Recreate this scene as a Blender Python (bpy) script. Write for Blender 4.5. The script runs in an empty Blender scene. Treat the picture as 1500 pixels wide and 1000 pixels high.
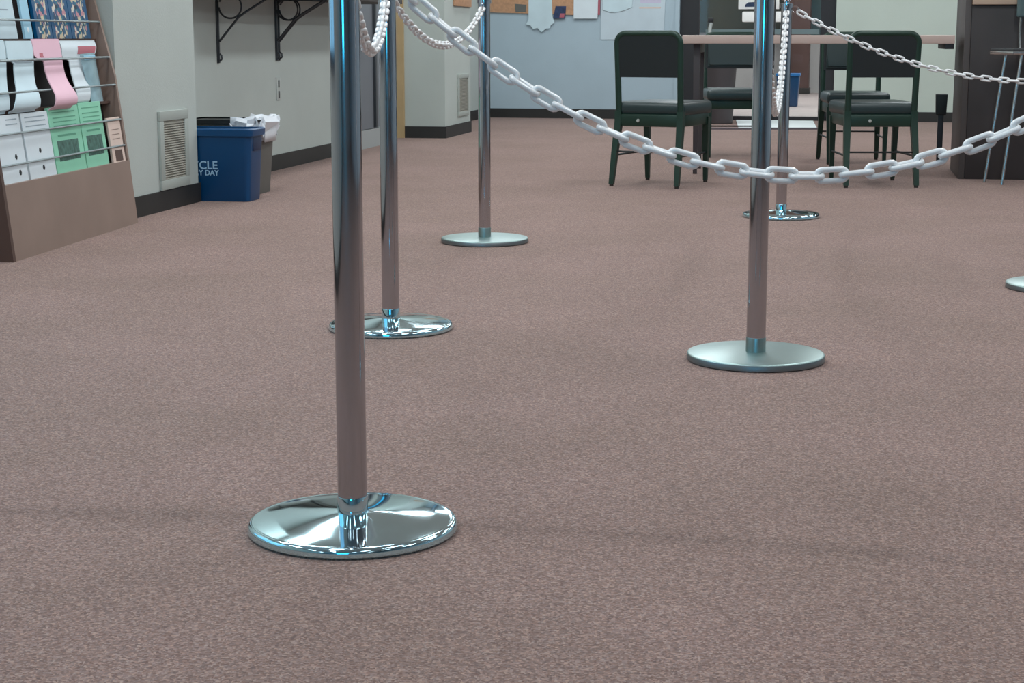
import bpy, bmesh, math, random
from mathutils import Vector, Matrix
random.seed(7)
C = bpy.context.scene.collection
PI = math.pi
R = math.radians

# ------------------------------------------------------------------ materials
def lin(c):
    return tuple(((v/255)/12.92 if v/255 <= .04045 else ((v/255+.055)/1.055)**2.4) for v in c)

def mat(name, col, rough=.5, metal=0., spec=.5, var=0., vscale=8., bump=0., bscale=60., coat=0., rough_var=0.):
    m = bpy.data.materials.new(name); m.use_nodes = True
    nt = m.node_tree; N = nt.nodes; L = nt.links
    b = N['Principled BSDF']
    c = (*lin(col), 1)
    b.inputs['Base Color'].default_value = c
    b.inputs['Roughness'].default_value = rough
    b.inputs['Metallic'].default_value = metal
    b.inputs['Specular IOR Level'].default_value = spec
    b.inputs['Coat Weight'].default_value = coat
    if var or bump or rough_var:
        tc = N.new('ShaderNodeTexCoord')
    if var or rough_var:
        n = N.new('ShaderNodeTexNoise'); n.inputs['Scale'].default_value = vscale; n.inputs['Detail'].default_value = 5
        L.new(tc.outputs['Object'], n.inputs['Vector'])
    if var:
        r = N.new('ShaderNodeValToRGB')
        r.color_ramp.elements[0].position = .3; r.color_ramp.elements[1].position = .7
        r.color_ramp.elements[0].color = tuple(v*(1-var) for v in c[:3])+(1,)
        r.color_ramp.elements[1].color = tuple(min(1, v*(1+var)) for v in c[:3])+(1,)
        L.new(n.outputs['Fac'], r.inputs['Fac']); L.new(r.outputs['Color'], b.inputs['Base Color'])
    if rough_var:
        mr = N.new('ShaderNodeMapRange')
        mr.inputs['To Min'].default_value = max(0, rough-rough_var); mr.inputs['To Max'].default_value = rough+rough_var
        L.new(n.outputs['Fac'], mr.inputs['Value']); L.new(mr.outputs['Result'], b.inputs['Roughness'])
    if bump:
        n2 = N.new('ShaderNodeTexNoise'); n2.inputs['Scale'].default_value = bscale; n2.inputs['Detail'].default_value = 4
        L.new(tc.outputs['Object'], n2.inputs['Vector'])
        bp = N.new('ShaderNodeBump'); bp.inputs['Strength'].default_value = bump; bp.inputs['Distance'].default_value = .01
        L.new(n2.outputs['Fac'], bp.inputs['Height']); L.new(bp.outputs['Normal'], b.inputs['Normal'])
    return m

def emis(name, col, s):
    m = bpy.data.materials.new(name); m.use_nodes = True
    b = m.node_tree.nodes['Principled BSDF']
    b.inputs['Base Color'].default_value = (*lin(col), 1)
    b.inputs['Emission Color'].default_value = (*lin(col), 1)
    b.inputs['Emission Strength'].default_value = s
    return m

def carpet_mat():
    m = bpy.data.materials.new('carpet'); m.use_nodes = True
    nt = m.node_tree; N = nt.nodes; L = nt.links; b = N['Principled BSDF']
    b.inputs['Roughness'].default_value = .95; b.inputs['Specular IOR Level'].default_value = .1
    b.inputs['Sheen Weight'].default_value = .1
    tc = N.new('ShaderNodeTexCoord')
    def noise(scale, det=2, rough=.6):
        n = N.new('ShaderNodeTexNoise'); n.inputs['Scale'].default_value = scale
        n.inputs['Detail'].default_value = det; n.inputs['Roughness'].default_value = rough
        L.new(tc.outputs['Object'], n.inputs['Vector']); return n
    def mul(a, c, fac=1.):
        mx = N.new('ShaderNodeMix'); mx.data_type = 'RGBA'; mx.blend_type = 'MULTIPLY'; mx.inputs[0].default_value = fac
        L.new(a, mx.inputs[6]); L.new(c, mx.inputs[7]); return mx.outputs[2]
    v = N.new('ShaderNodeTexVoronoi'); v.inputs['Scale'].default_value = 290     # single tufts
    L.new(tc.outputs['Object'], v.inputs['Vector'])
    sp = N.new('ShaderNodeSeparateColor'); L.new(v.outputs['Color'], sp.inputs[0])
    r = N.new('ShaderNodeValToRGB'); e = r.color_ramp.elements
    e[0].position = 0.; e[0].color = (*lin((108, 87, 81)), 1)
    e[1].position = 1.; e[1].color = (*lin((163, 141, 131)), 1)
    k = e.new(.30); k.color = (*lin((124, 102, 95)), 1)
    k = e.new(.72); k.color = (*lin((143, 120, 112)), 1)
    L.new(sp.outputs[0], r.inputs['Fac'])
    r2 = N.new('ShaderNodeValToRGB'); e = r2.color_ramp.elements                 # warm and grey flecks
    e[0].position = .1; e[0].color = (1.06, .98, .93, 1); e[1].position = .9; e[1].color = (.96, 1.0, 1.04, 1)
    L.new(sp.outputs[1], r2.inputs['Fac'])
    c = mul(r.outputs['Color'], r2.outputs['Color'])
    f = noise(75, 3, .7)
    r4 = N.new('ShaderNodeValToRGB'); e = r4.color_ramp.elements
    e[0].position = .32; e[0].color = (.88, .88, .88, 1); e[1].position = .68; e[1].color = (1.10, 1.10, 1.10, 1)
    L.new(f.outputs['Fac'], r4.inputs['Fac']); c = mul(c, r4.outputs['Color'])
    w = noise(1.3, 3)                                                            # traffic wear, soft patches
    r3 = N.new('ShaderNodeValToRGB'); e = r3.color_ramp.elements
    e[0].position = .33; e[0].color = (.90, .90, .88, 1); e[1].position = .62; e[1].color = (1.03, 1.02, 1.03, 1)
    L.new(w.outputs['Fac'], r3.inputs['Fac']); c = mul(c, r3.outputs['Color'])
    # a dark line across the carpet, crease shading put into the colour: y = 2.70 - .16 x - .06 x^2
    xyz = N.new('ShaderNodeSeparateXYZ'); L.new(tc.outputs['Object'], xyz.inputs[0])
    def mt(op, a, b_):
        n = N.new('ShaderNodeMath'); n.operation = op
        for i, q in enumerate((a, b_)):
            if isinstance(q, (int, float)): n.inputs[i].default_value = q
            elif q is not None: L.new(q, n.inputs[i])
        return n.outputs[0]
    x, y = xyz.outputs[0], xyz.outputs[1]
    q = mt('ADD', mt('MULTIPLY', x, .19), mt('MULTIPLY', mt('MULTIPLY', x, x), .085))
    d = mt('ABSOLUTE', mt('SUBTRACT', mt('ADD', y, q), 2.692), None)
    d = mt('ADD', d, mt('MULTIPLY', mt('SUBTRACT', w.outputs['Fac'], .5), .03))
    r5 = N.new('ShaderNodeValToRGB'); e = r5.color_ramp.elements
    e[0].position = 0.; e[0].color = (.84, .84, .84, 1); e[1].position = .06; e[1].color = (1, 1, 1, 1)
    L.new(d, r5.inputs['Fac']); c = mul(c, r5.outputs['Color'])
    L.new(c, b.inputs['Base Color'])
    bp = N.new('ShaderNodeBump'); bp.inputs['Strength'].default_value = .25; bp.inputs['Distance'].default_value = .002
    L.new(v.outputs['Distance'], bp.inputs['Height']); L.new(bp.outputs['Normal'], b.inputs['Normal'])
    return m

def floral_mat():
    m = bpy.data.materials.new('floral_cover'); m.use_nodes = True
    nt = m.node_tree; N = nt.nodes; L = nt.links; b = N['Principled BSDF']
    b.inputs['Roughness'].default_value = .35
    tc = N.new('ShaderNodeTexCoord')
    v = N.new('ShaderNodeTexVoronoi'); v.inputs['Scale'].default_value = 62
    L.new(tc.outputs['Object'], v.inputs['Vector'])
    r = N.new('ShaderNodeValToRGB'); r.color_ramp.interpolation = 'CONSTANT'; e = r.color_ramp.elements
    cols = [(4, 66, 104), (205, 190, 160), (20, 40, 62), (190, 130, 140), (30, 110, 130), (215, 205, 190), (14, 84, 124)]
    e[0].position = 0; e[0].color = (*lin(cols[0]), 1)
    e[1].position = .22; e[1].color = (*lin(cols[1]), 1)
    for p, c in zip((.36, .5, .6, .74, .84), cols[2:]):
        k = e.new(p); k.color = (*lin(c), 1)
    s = N.new('ShaderNodeSeparateColor'); L.new(v.outputs['Color'], s.inputs[0]); L.new(s.outputs[0], r.inputs['Fac'])
    # blue ground at each booklet's sides, bouquet down its middle
    sp = N.new('ShaderNodeSeparateXYZ'); L.new(tc.outputs['Generated'], sp.inputs[0])
    mr = N.new('ShaderNodeMath'); mr.operation = 'SUBTRACT'; mr.inputs[1].default_value = .5; L.new(sp.outputs[1], mr.inputs[0])
    ab = N.new('ShaderNodeMath'); ab.operation = 'ABSOLUTE'; L.new(mr.outputs[0], ab.inputs[0])
    gt = N.new('ShaderNodeMath'); gt.operation = 'GREATER_THAN'; gt.inputs[1].default_value = .34; L.new(ab.outputs[0], gt.inputs[0])
    mx = N.new('ShaderNodeMix'); mx.data_type = 'RGBA'; mx.inputs[7].default_value = (*lin((0, 78, 122)), 1)
    L.new(gt.outputs[0], mx.inputs[0]); L.new(r.outputs['Color'], mx.inputs[6])
    L.new(mx.outputs[2], b.inputs['Base Color'])
    return m

M = dict(
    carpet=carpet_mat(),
    wall=mat('painted_wall', (168, 186, 196), .75, var=.03, vscale=3, bump=.08, bscale=120),
    wall_side=mat('painted_side_wall', (180, 187, 182), .75, var=.03, vscale=3, bump=.08, bscale=120),
    wall_r=mat('pale_green_wall', (190, 200, 190), .75, var=.03, vscale=3, bump=.08, bscale=120),
    lobby_wall=mat('lobby_wall', (205, 203, 203), .8),
    ceil=mat('ceiling_tile', (225, 226, 224), .9, bump=.2, bscale=150),
    base=mat('black_baseboard', (38, 37, 36), .55, var=.15, vscale=4),
    chrome=mat('chrome', (202, 234, 243), .06, 1., rough_var=.02, vscale=14),
    satin=mat('satin_steel', (152, 172, 170), .36, 1., rough_var=.06, vscale=10),
    tube=mat('polished_steel_tube', (184, 183, 187), .08, 1., rough_var=.03, vscale=9),
    rimdark=mat('base_edge', (128, 134, 136), .4, .9),
    link=mat('grey_plastic_link', (242, 242, 242), .2, 0, .8),
    linkw=mat('white_plastic_link', (222, 222, 222), .38, 0, .5),
    wood=mat('rack_laminate', (138, 117, 106), .5, var=.07, vscale=5),
    wood_dk=mat('rack_dark_laminate', (82, 60, 52), .5, var=.12, vscale=5),
    back_dk=mat('rack_backing', (38, 31, 32), .7),
    wire=mat('wire_rail', (140, 152, 154), .4, .7),
    paper=mat('white_paper', (214, 224, 229), .8, var=.02, vscale=9),
    paper2=mat('bluish_white_paper', (196, 215, 222), .8, var=.05, vscale=7),
    green=mat('green_paper', (140, 205, 175), .8, var=.03, vscale=9),
    greenink=mat('printed_photo_ink', (70, 104, 94), .8, var=.45, vscale=45),
    gtext=mat('green_text_ink', (96, 158, 132), .8),
    pink=mat('pink_paper', (226, 184, 198), .75, var=.03, vscale=7),
    redink=mat('red_ink', (186, 110, 120), .8),
    tan=mat('tan_paper', (212, 190, 178), .8, var=.04, vscale=12),
    ink=mat('black_ink', (28, 30, 34), .8),
    greyink=mat('grey_ink', (150, 164, 172), .8),
    ltblue=mat('light_blue_paper', (160, 205, 226), .7),
    silver=mat('silver_blue_sleeve', (158, 186, 194), .25, .35, var=.2, vscale=14),
    floral=floral_mat(),
    vent=mat('vent_frame', (163, 169, 163), .6),
    ventg=mat('vent_louvre', (156, 153, 142), .6),
    blue=mat('blue_plastic', (0, 64, 108), .38, 0, .45, var=.05, vscale=6),
    bluetxt=mat('pale_blue_print', (150, 186, 212), .6),
    greyplastic=mat('grey_plastic', (98, 98, 94), .5, var=.06, vscale=6),
    bagblack=mat('black_rim', (34, 36, 38), .45),
    bag=mat('clear_white_liner', (222, 226, 232), .3, 0, .6),
    iron=mat('dark_iron', (70, 74, 78), .5, .4),
    shelf=mat('dark_shelf', (58, 48, 45), .55, var=.1, vscale=5),
    outlet=mat('outlet_plate', (180, 186, 182), .5),
    outdark=mat('outlet_socket', (66, 68, 70), .5),
    doorgrey=mat('grey_door', (108, 112, 118), .5, var=.04, vscale=4),
    kick=mat('pale_kick_plate', (160, 164, 164), .5),
    jamb=mat('tan_wood_jamb', (178, 152, 112), .55, var=.08, vscale=6),
    cork=mat('cork', (186, 144, 112), .9, var=.13, vscale=40),
    bluecard=mat('blue_card', (38, 56, 92), .6, var=.35, vscale=26),
    redcard=mat('red_print', (170, 92, 104), .7),
    mapp=mat('pale_map', (190, 204, 212), .7, var=.05, vscale=5),
    maplav=mat('lavender_print', (196, 190, 212), .8),
    black=mat('black_frame', (30, 30, 34), .45),
    glass=None,
    steelbar=mat('push_bar', (120, 134, 134), .4, .7),
    handle=mat('pale_handle', (190, 194, 190), .4, .3),
    olive=mat('olive_dark_glass', (72, 74, 66), .5, var=.1, vscale=3),
    teal=mat('teal_dark_glass', (70, 92, 96), .5, var=.08, vscale=3),
    signw=mat('white_sign', (250, 250, 250), .6),
    brownpost=mat('brown_column', (96, 72, 68), .6, var=.08, vscale=7),
    darkbin=mat('dark_waste_bin', (66, 60, 62), .5, var=.06, vscale=7),
    patch_pale=mat('pale_daylight_patch', (216, 222, 222), .7, var=.02, vscale=8),
    patch_dk=mat('daylight_patch_edge', (92, 84, 90), .7),
    lobbyfloor=mat('lobby_floor', (196, 182, 180), .6, var=.04, vscale=5),
    table=mat('table_laminate', (200, 176, 166), .5, var=.04, vscale=6),
    frame=mat('green_chair_steel', (30, 54, 44), .35, .2, var=.12, vscale=8),
    vinyl=mat('dark_green_vinyl', (19, 27, 29), .5, 0, .5, bump=.04, bscale=200),
    seatv=mat('green_seat_vinyl', (28, 46, 47), .36, 0, .6, bump=.04, bscale=200),
    foot=mat('rubber_glide', (44, 38, 34), .6),
    brass=mat('metal_button', (186, 190, 184), .4, .5),
    counter=mat('dark_counter_laminate', (50, 43, 42), .5, var=.2, vscale=4),
    counter_side=mat('counter_end_laminate', (72, 65, 63), .5, var=.08, vscale=4),
    worktop=mat('tan_worktop', (188, 162, 142), .5),
    chrome2=mat('stool_chrome', (196, 196, 196), .2, 1.),
    stoolseat=mat('dark_stool_seat', (58, 60, 62), .5),
    tealpad=mat('grey_teal_pad', (84, 104, 106), .6),
    day=emis('daylit_window_pane', (50, 200, 255), 6.5),
    wframe=mat('window_frame', (60, 62, 66), .5, .4),
)
def glass_mat():
    m = bpy.data.materials.new('door_glass'); m.use_nodes = True
    nt = m.node_tree; N = nt.nodes; L = nt.links
    b = N['Principled BSDF']; b.inputs['Roughness'].default_value = .02
    b.inputs['Base Color'].default_value = (.75, .82, .82, 1)
    t = N.new('ShaderNodeBsdfTransparent'); t.inputs['Color'].default_value = (.86, .90, .90, 1)
    g = N.new('ShaderNodeBsdfGlossy'); g.inputs['Roughness'].default_value = .03
    mx = N.new('ShaderNodeMixShader'); fr = N.new('ShaderNodeFresnel'); fr.inputs[0].default_value = 1.45
    L.new(fr.outputs[0], mx.inputs[0]); L.new(t.outputs[0], mx.inputs[1]); L.new(g.outputs[0], mx.inputs[2])
    L.new(mx.outputs[0], N['Material Output'].inputs['Surface'])
    return m
M['glass'] = glass_mat()

# ------------------------------------------------------------------ mesh builder
class MB:
    def __init__(s): s.bm = bmesh.new()
    def box(s, x0, x1, y0, y1, z0, z1, bev=0., seg=2, mtx=None):
        t = bmesh.new()
        bmesh.ops.create_cube(t, size=1)
        for v in t.verts:
            v.co = Vector(((x0+x1)/2+v.co.x*(x1-x0), (y0+y1)/2+v.co.y*(y1-y0), (z0+z1)/2+v.co.z*(z1-z0)))
        if bev: bmesh.ops.bevel(t, geom=t.edges[:], offset=bev, segments=seg, affect='EDGES', profile=.6)
        if mtx: t.transform(mtx)
        s._join(t); return s
    def taper_box(s, a, b, za, zb, bev=0., seg=3):   # a,b = (x0,x1,y0,y1) at za and zb
        t = bmesh.new()
        va = [t.verts.new((x, y, za)) for x, y in ((a[0], a[2]), (a[1], a[2]), (a[1], a[3]), (a[0], a[3]))]
        vb = [t.verts.new((x, y, zb)) for x, y in ((b[0], b[2]), (b[1], b[2]), (b[1], b[3]), (b[0], b[3]))]
        t.faces.new(va[::-1]); t.faces.new(vb)
        for i in range(4): t.faces.new((va[i], va[(i+1) % 4], vb[(i+1) % 4], vb[i]))
        if bev: bmesh.ops.bevel(t, geom=t.edges[:], offset=bev, segments=seg, affect='EDGES', profile=.6)
        s._join(t); return s
    def _join(s, t):
        me = bpy.data.meshes.new('tmp'); t.to_mesh(me); t.free(); s.bm.from_mesh(me); bpy.data.meshes.remove(me)
    def tube(s, pts, r, closed=False, seg=12, flat=1.):
        pts = [Vector(p) for p in pts]; n = len(pts); rings = []
        up = None
        for i in range(n):
            a = pts[i-1] if (i > 0 or closed) else pts[i]; b = pts[(i+1) % n] if (i < n-1 or closed) else pts[i]
            t = (b-a).normalized()
            if up is None:
                up = Vector((0, 0, 1)) if abs(t.z) < .9 else Vector((0, 1, 0))
            u = (up - t*up.dot(t)).normalized(); up = u; w = t.cross(u)
            rr = r[i] if isinstance(r, (list, tuple)) else r
            rings.append([s.bm.verts.new(pts[i] + u*math.cos(2*PI*k/seg)*rr + w*math.sin(2*PI*k/seg)*rr*flat) for k in range(seg)])
        for i in range(n if closed else n-1):
            A, B = rings[i], rings[(i+1) % n]
            for k in range(seg): s.bm.faces.new((A[k], A[(k+1) % seg], B[(k+1) % seg], B[k]))
        if not closed:
            s.bm.faces.new(rings[0][::-1]); s.bm.faces.new(rings[-1])
        return s
    def lathe(s, prof, seg=48, x=0, y=0):
        rings = []
        for r, z in prof:
            if r < 1e-6: rings.append([s.bm.verts.new((x, y, z))])
            else: rings.append([s.bm.verts.new((x+r*math.cos(2*PI*k/seg), y+r*math.sin(2*PI*k/seg), z)) for k in range(seg)])
        for A, B in zip(rings, rings[1:]):
            for k in range(seg):
                k2 = (k+1) % seg
                if len(A) == 1 and len(B) == 1: continue
                if len(A) == 1: s.bm.faces.new((A[0], B[k2], B[k]))
                elif len(B) == 1: s.bm.faces.new((A[k], A[k2], B[0]))
                else: s.bm.faces.new((A[k], A[k2], B[k2], B[k]))
        return s
    def prism(s, poly, f, a, b):      # poly of 2D points, f(p, q, t) -> 3D, extruded t from a to b
        A = [s.bm.verts.new(f(p, q, a)) for p, q in poly]; B = [s.bm.verts.new(f(p, q, b)) for p, q in poly]
        s.bm.faces.new(A[::-1]); s.bm.faces.new(B)
        n = len(poly)
        for i in range(n): s.bm.faces.new((A[i], A[(i+1) % n], B[(i+1) % n], B[i]))
        return s
    def sheet(s, f, nu, nv, th):      # f(u,v) -> (Vector, normal); thick curved sheet
        G = []
        for side in (0, 1):
            g = []
            for i in range(nu+1):
                row = []
                for j in range(nv+1):
                    p, n = f(i/nu, j/nv); row.append(s.bm.verts.new(p + n*(th if side else 0)))
                g.append(row)
            G.append(g)
        for sd in (0, 1):
            for i in range(nu):
                for j in range(nv):
                    q = (G[sd][i][j], G[sd][i+1][j], G[sd][i+1][j+1], G[sd][i][j+1])
                    s.bm.faces.new(q if sd else q[::-1])
        for i in range(nu):
            s.bm.faces.new((G[0][i][0], G[0][i+1][0], G[1][i+1][0], G[1][i][0]))
            s.bm.faces.new((G[0][i+1][nv], G[0][i][nv], G[1][i][nv], G[1][i+1][nv]))
        for j in range(nv):
            s.bm.faces.new((G[0][0][j+1], G[0][0][j], G[1][0][j], G[1][0][j+1]))
            s.bm.faces.new((G[0][nu][j], G[0][nu][j+1], G[1][nu][j+1], G[1][nu][j]))
        return s
    def build(s, name, m, parent=None, smooth=True, ang=38):
        bmesh.ops.recalc_face_normals(s.bm, faces=s.bm.faces[:])
        me = bpy.data.meshes.new(name); s.bm.to_mesh(me); s.bm.free()
        o = bpy.data.objects.new(name, me); C.objects.link(o)
        if m: me.materials.append(m)
        if smooth and len(me.polygons):
            me.polygons.foreach_set('use_smooth', [True]*len(me.polygons)); me.set_sharp_from_angle(angle=R(ang))
        if parent: o.parent = parent
        return o

def tag(o, label, cat, group=None):
    o['label'] = label; o['category'] = cat
    if group: o['group'] = group
    return o
def thing(name, label, cat, loc=(0, 0, 0), rz=0., group=None):
    o = bpy.data.objects.new(name, None); C.objects.link(o); o.empty_display_size = .1
    o.location = loc; o.rotation_euler = (0, 0, rz)
    return tag(o, label, cat, group)
def struct(o): o['kind'] = 'structure'; return o
def dup(root, loc, rz, label):
    r = root.copy(); C.objects.link(r); r.location = loc; r.rotation_euler = (0, 0, rz); r['label'] = label
    for ch in list(root.children):
        c = ch.copy(); C.objects.link(c); c.parent = r
        for g in list(ch.children):
            d = g.copy(); C.objects.link(d); d.parent = c
    return r

# ------------------------------------------------------------------ frames of the room
PHI = math.atan(.189); CF, SF = math.cos(PI*0+PHI), math.sin(PHI)
def W(n, u): return (n*CF+u*SF, -n*SF+u*CF)             # side-wall frame: n into the room, u along the wall
PSI = math.atan(.22); CB, SB = math.cos(PSI), math.sin(PSI)
def B(s, d=0.): return (s*CB-d*SB, 17.08-s*SB-d*CB)     # end wall: s along it, d out of it towards the room
NP, NR, NR2 = -3.042, -3.311, -3.445
HC = 2.75

# ------------------------------------------------------------------ setting
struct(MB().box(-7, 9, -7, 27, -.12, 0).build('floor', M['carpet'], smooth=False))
struct(MB().box(-7, 9, -7, 27, HC, HC+.1).build('ceiling', M['ceil'], smooth=False))

# left wall: recesses and piers along its length
wp = [(NR, -6.6), (NR, 6.95), (NP, 6.95), (NP, 7.88), (NR, 7.88), (NR, 11.70), (NR-.06, 11.70), (NR-.06, 12.36), (NR-.13, 12.36), (NR-.13, 13.25), (NP, 13.25), (NP, 14.2), (NR2, 14.2), (NR2, 17.0)]
outer = [(-3.8, 17.0), (-3.8, -6.6)]
struct(MB().prism([W(*p) for p in wp+outer], lambda a, b, t: (a, b, t), 0, HC).build('wall_left', M['wall_side'], smooth=False))
mb = MB()
def skirt(mb, P, h, t, conv):
    for (a, b) in zip(P, P[1:]):
        A, Bq = Vector(conv(*a)), Vector(conv(*b)); d = (Bq-A).normalized(); nrm = Vector((d.y, -d.x))
        q = [A - d*0, Bq + d*0, Bq + nrm*t + d*t, A + nrm*t - d*t]
        mb.prism([tuple(v) for v in q], lambda a, b, z: (a, b, z), 0, h)
skirt(mb, [(NR, -6.6), (NR, 6.95), (NP, 6.95), (NP, 7.88), (NR, 7.88), (NR, 11.68)], .092, .009, W)
skirt(mb, [(NR-.055, 13.25), (NP, 13.25), (NP, 14.2), (NR2, 14.2), (NR2, 16.8)], .092, .009, W)
struct(mb.build('baseboard_left', M['base'], smooth=False))

# end wall with the doorway
S0, S1, S2, S3 = -.35, 1.64, 3.135, 6.2
mb = MB()
def bbox(mb, s0, s1, d0, d1, z0, z1):
    mb.prism([B(s0, d0), B(s1, d0), B(s1, d1), B(s0, d1)], lambda a, b, z: (a, b, z), z0, z1)
bbox(mb, S0-1, S1, -.14, 0, 0, HC); bbox(mb, S1, S2, -.14, 0, 2.15, HC)
struct(mb.build('wall_back', M['wall'], smooth=False))
mb = MB(); bbox(mb, S2, S3, -.14, 0, 0, HC); struct(mb.build('wall_back_right', M['wall_r'], smooth=False))
mb = MB(); bbox(mb, S0, S1-.03, 0, .009, 0, .092); bbox(mb, S2+.01, S3, 0, .009, 0, .092)
struct(mb.build('baseboard_back', M['base'], smooth=False))
mb = MB(); bbox(mb, S1-.03, S1+.012, -.14, .012, 0, 2.15)
struct(mb.build('trim_1', M['wall'], smooth=False))

# walls beyond the frame
struct(MB().box(6.3, 6.45, -6.6, 16.0, 0, HC).build('wall_right', M['wall'], smooth=False))
mb = MB()
FY = -6.6
for x0, x1, z0, z1 in ((-5.6, -2.3, 0, HC), (-.2, 6.45, 0, HC), (-2.3, -.2, 0, .66), (-2.3, -.2, 2.45, HC)):
    mb.box(x0, x1, FY-.15, FY, z0, z1)
struct(mb.build('wall_front', M['wall'], smooth=False))
w1 = struct(MB().box(-2.3, -.2, FY-.09, FY-.07, .66, 2.45).build('window_1', M['day'], smooth=False))
mb = MB()
for x in (-2.28, -1.25, -.22): mb.box(x-.03, x+.03, FY-.07, FY-.02, .66, 2.45)
mb.box(-2.3, -.2, FY-.07, FY-.02, .66, .71); mb.box(-2.3, -.2, FY-.07, FY-.02, 2.40, 2.45)
f = mb.build('window_frame', M['wframe'], w1, smooth=False)
# side window, nearer than the rack
u0, u1 = 1.7, 4.3
w2 = struct(MB().prism([W(NR+.004, u0), W(NR+.004, u1), W(NR+.014, u1), W(NR+.014, u0)], lambda a, b, z: (a, b, z), .75, 2.2).build('window_2', emis('daylit_side_pane', (130, 190, 225), 1.0), smooth=False))
mb = MB()
for ua, ub, za, zb in ((u0-.05, u0, .7, 2.25), (u1, u1+.05, .7, 2.25), (u0, u1, .7, .75), (u0, u1, 2.2, 2.25), (2.97, 3.03, .75, 2.2)):
    mb.prism([W(NR, ua), W(NR, ub), W(NR+.03, ub), W(NR+.03, ua)], lambda a, b, z: (a, b, z), za, zb)
mb.build('window_frame', M['wframe'], w2, smooth=False)

# lobby behind the doorway
def lob(s0, s1, e0, e1, z0, z1, name, m):
    mb = MB(); bbox(mb, s0, s1, -e1, -e0, z0, z1); return mb.build(name, m, smooth=False)
struct(lob(-.2, 6.2, .14, 8.3, .0, .004, 'floor_lobby', M['lobbyfloor']))
struct(lob(-.2, 6.2, 8.3, 8.45, 0, HC, 'wall_lobby', M['lobby_wall']))
struct(lob(-.35, -.2, .14, 8.45, 0, HC, 'wall_lobby_left', M['lobby_wall']))
struct(lob(6.2, 6.35, .14, 8.45, 0, HC, 'wall_lobby_right', M['lobby_wall']))
bk = lob(.75, 2.30, 8.22, 8.298, .85, 2.2, 'dark_glass_board', M['olive']); tag(bk, 'dark olive board added for the dark reflection in the glass, behind the white sign', 'board')  # added board standing in for the dark reflection in the upper glass
bk2 = lob(2.32, 3.6, 8.22, 8.298, .80, 2.2, 'dark_glass_panel', M['teal']); tag(bk2, 'teal grey panel added for the darkness of the door glass right of the rear post', 'panel')  # second added panel, darkens the right half of the upper glass
t = thing('lobby_sign', 'white sign with a dark printed band beyond the glass door, upper of two', 'sign', (3.40, 24.1, .004), -PSI)
MB().box(-.26, .30, -.02, .02, 1.165, 1.36, .004).build('sign_board', M['signw'], t)
MB().prism([(-.17, 1.195), (.20, 1.20), (.15, 1.23), (.06, 1.24), (.02, 1.262), (-.12, 1.258), (-.16, 1.23)], lambda a, b, y: (a, y, b), -.0225, -.0202).build('printed_band', M['bluecard'], t, smooth=False)
MB().box(.0, .05, -.0, .02, 0, 1.17).box(-.15, .2, -.1, .12, 0, .02).build('stand', M['black'], t)
t = thing('white_box', 'plain white box on a dark stand beyond the glass door, below the printed sign', 'box', (3.40, 23.7, .004), -PSI)
MB().box(-.25, .29, -.12, .12, .985, 1.125, .02).build('box_body', M['signw'], t)
MB().box(-.02, .02, -.02, .02, 0, .985).box(-.12, .12, -.1, .1, 0, .02).build('stand', M['black'], t)
t = thing('lobby_column', 'brown column standing in the lobby beyond the blue bin', 'column', (4.02, 24.3, .004), -PSI)
MB().box(-.16, .16, -.16, .16, .08, HC-.01, .01).build('shaft', M['brownpost'], t)
MB().box(-.175, .175, -.175, .175, 0, .08, .006).build('column_base', M['base'], t)
t = thing('lobby_bin', 'small blue bin in the lobby beside the brown column', 'bin', (3.19, 19.8, .004), -PSI)
MB().taper_box((-.13, .09, -.1, .1), (-.15, .11, -.12, .12), 0, .36, .012).build('body', M['blue'], t)
MB().box(-.158, .118, -.128, .128, .345, .375, .008).build('rim', mat('blue_rim', (40, 120, 190), .4), t)
# glass doors
def door(nm, s0, s1, hs):
    mb = MB()
    fw = .10
    bbox(mb, s0, s0+(.185 if hs > 0 else .05), -.09, -.04, .0, 2.14); bbox(mb, s1-(.14 if hs < 0 else .05), s1, -.09, -.04, .0, 2.14)
    bbox(mb, s0, s1, -.09, -.04, 2.04, 2.14); bbox(mb, s0, s1, -.09, -.04, .0, .035)
    d = struct(mb.build(nm, M['black'], smooth=False))
    mb = MB(); bbox(mb, s0+.04, s1-.04, -.068, -.062, .03, 2.05); mb.build('door_glass', M['glass'], d, smooth=False)
    mb = MB(); bbox(mb, s0+.25 if hs > 0 else s0+.05, s1-.05 if hs > 0 else s1-.15, -.04, -.005, .815, .862); mb.build('push_bar', M['steelbar'], d, smooth=False)
    return d
sm = (S1+S2)/2+.12
d2 = door('door_2', S1+.014, sm-.005, 1)
mb = MB(); p = B(1.945, -.01)
mb.tube([(p[0], p[1], .815), (p[0], p[1], .87), (p[0]+.012, p[1], .925)], .018); mb.build('door_handle', M['handle'], d2)
mb = MB(); mb.bm.verts.ensure_lookup_table()
mb.box(p[0]-.02, p[0]+.03, p[1]-.02, p[1]+.02, .925, .97, .008).build('door_knob', M['black'], d2)
door('door_3', sm+.005, S2-.005, -1)
mb = MB()
t = thing('daylight_patch', 'pale dark-edged sheet added for a patch of daylight before the glass doors', 'patch', (0, 0, 0))  # thin pale sheet added in place of daylight falling on the floor
MB().prism([(1.98, 15.02), (2.66, 14.98), (2.86, 16.33), (2.15, 16.5)], lambda a, b, z: (a, b, z), 0, .008).build('patch_sheet', M['patch_pale'], t, smooth=False)
MB().prism([(1.66, 14.86), (2.655, 14.86), (2.665, 14.975), (1.68, 15.01)], lambda a, b, z: (a, b, z), 0, .012).build('patch_edge', M['patch_dk'], t, smooth=False)

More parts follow.
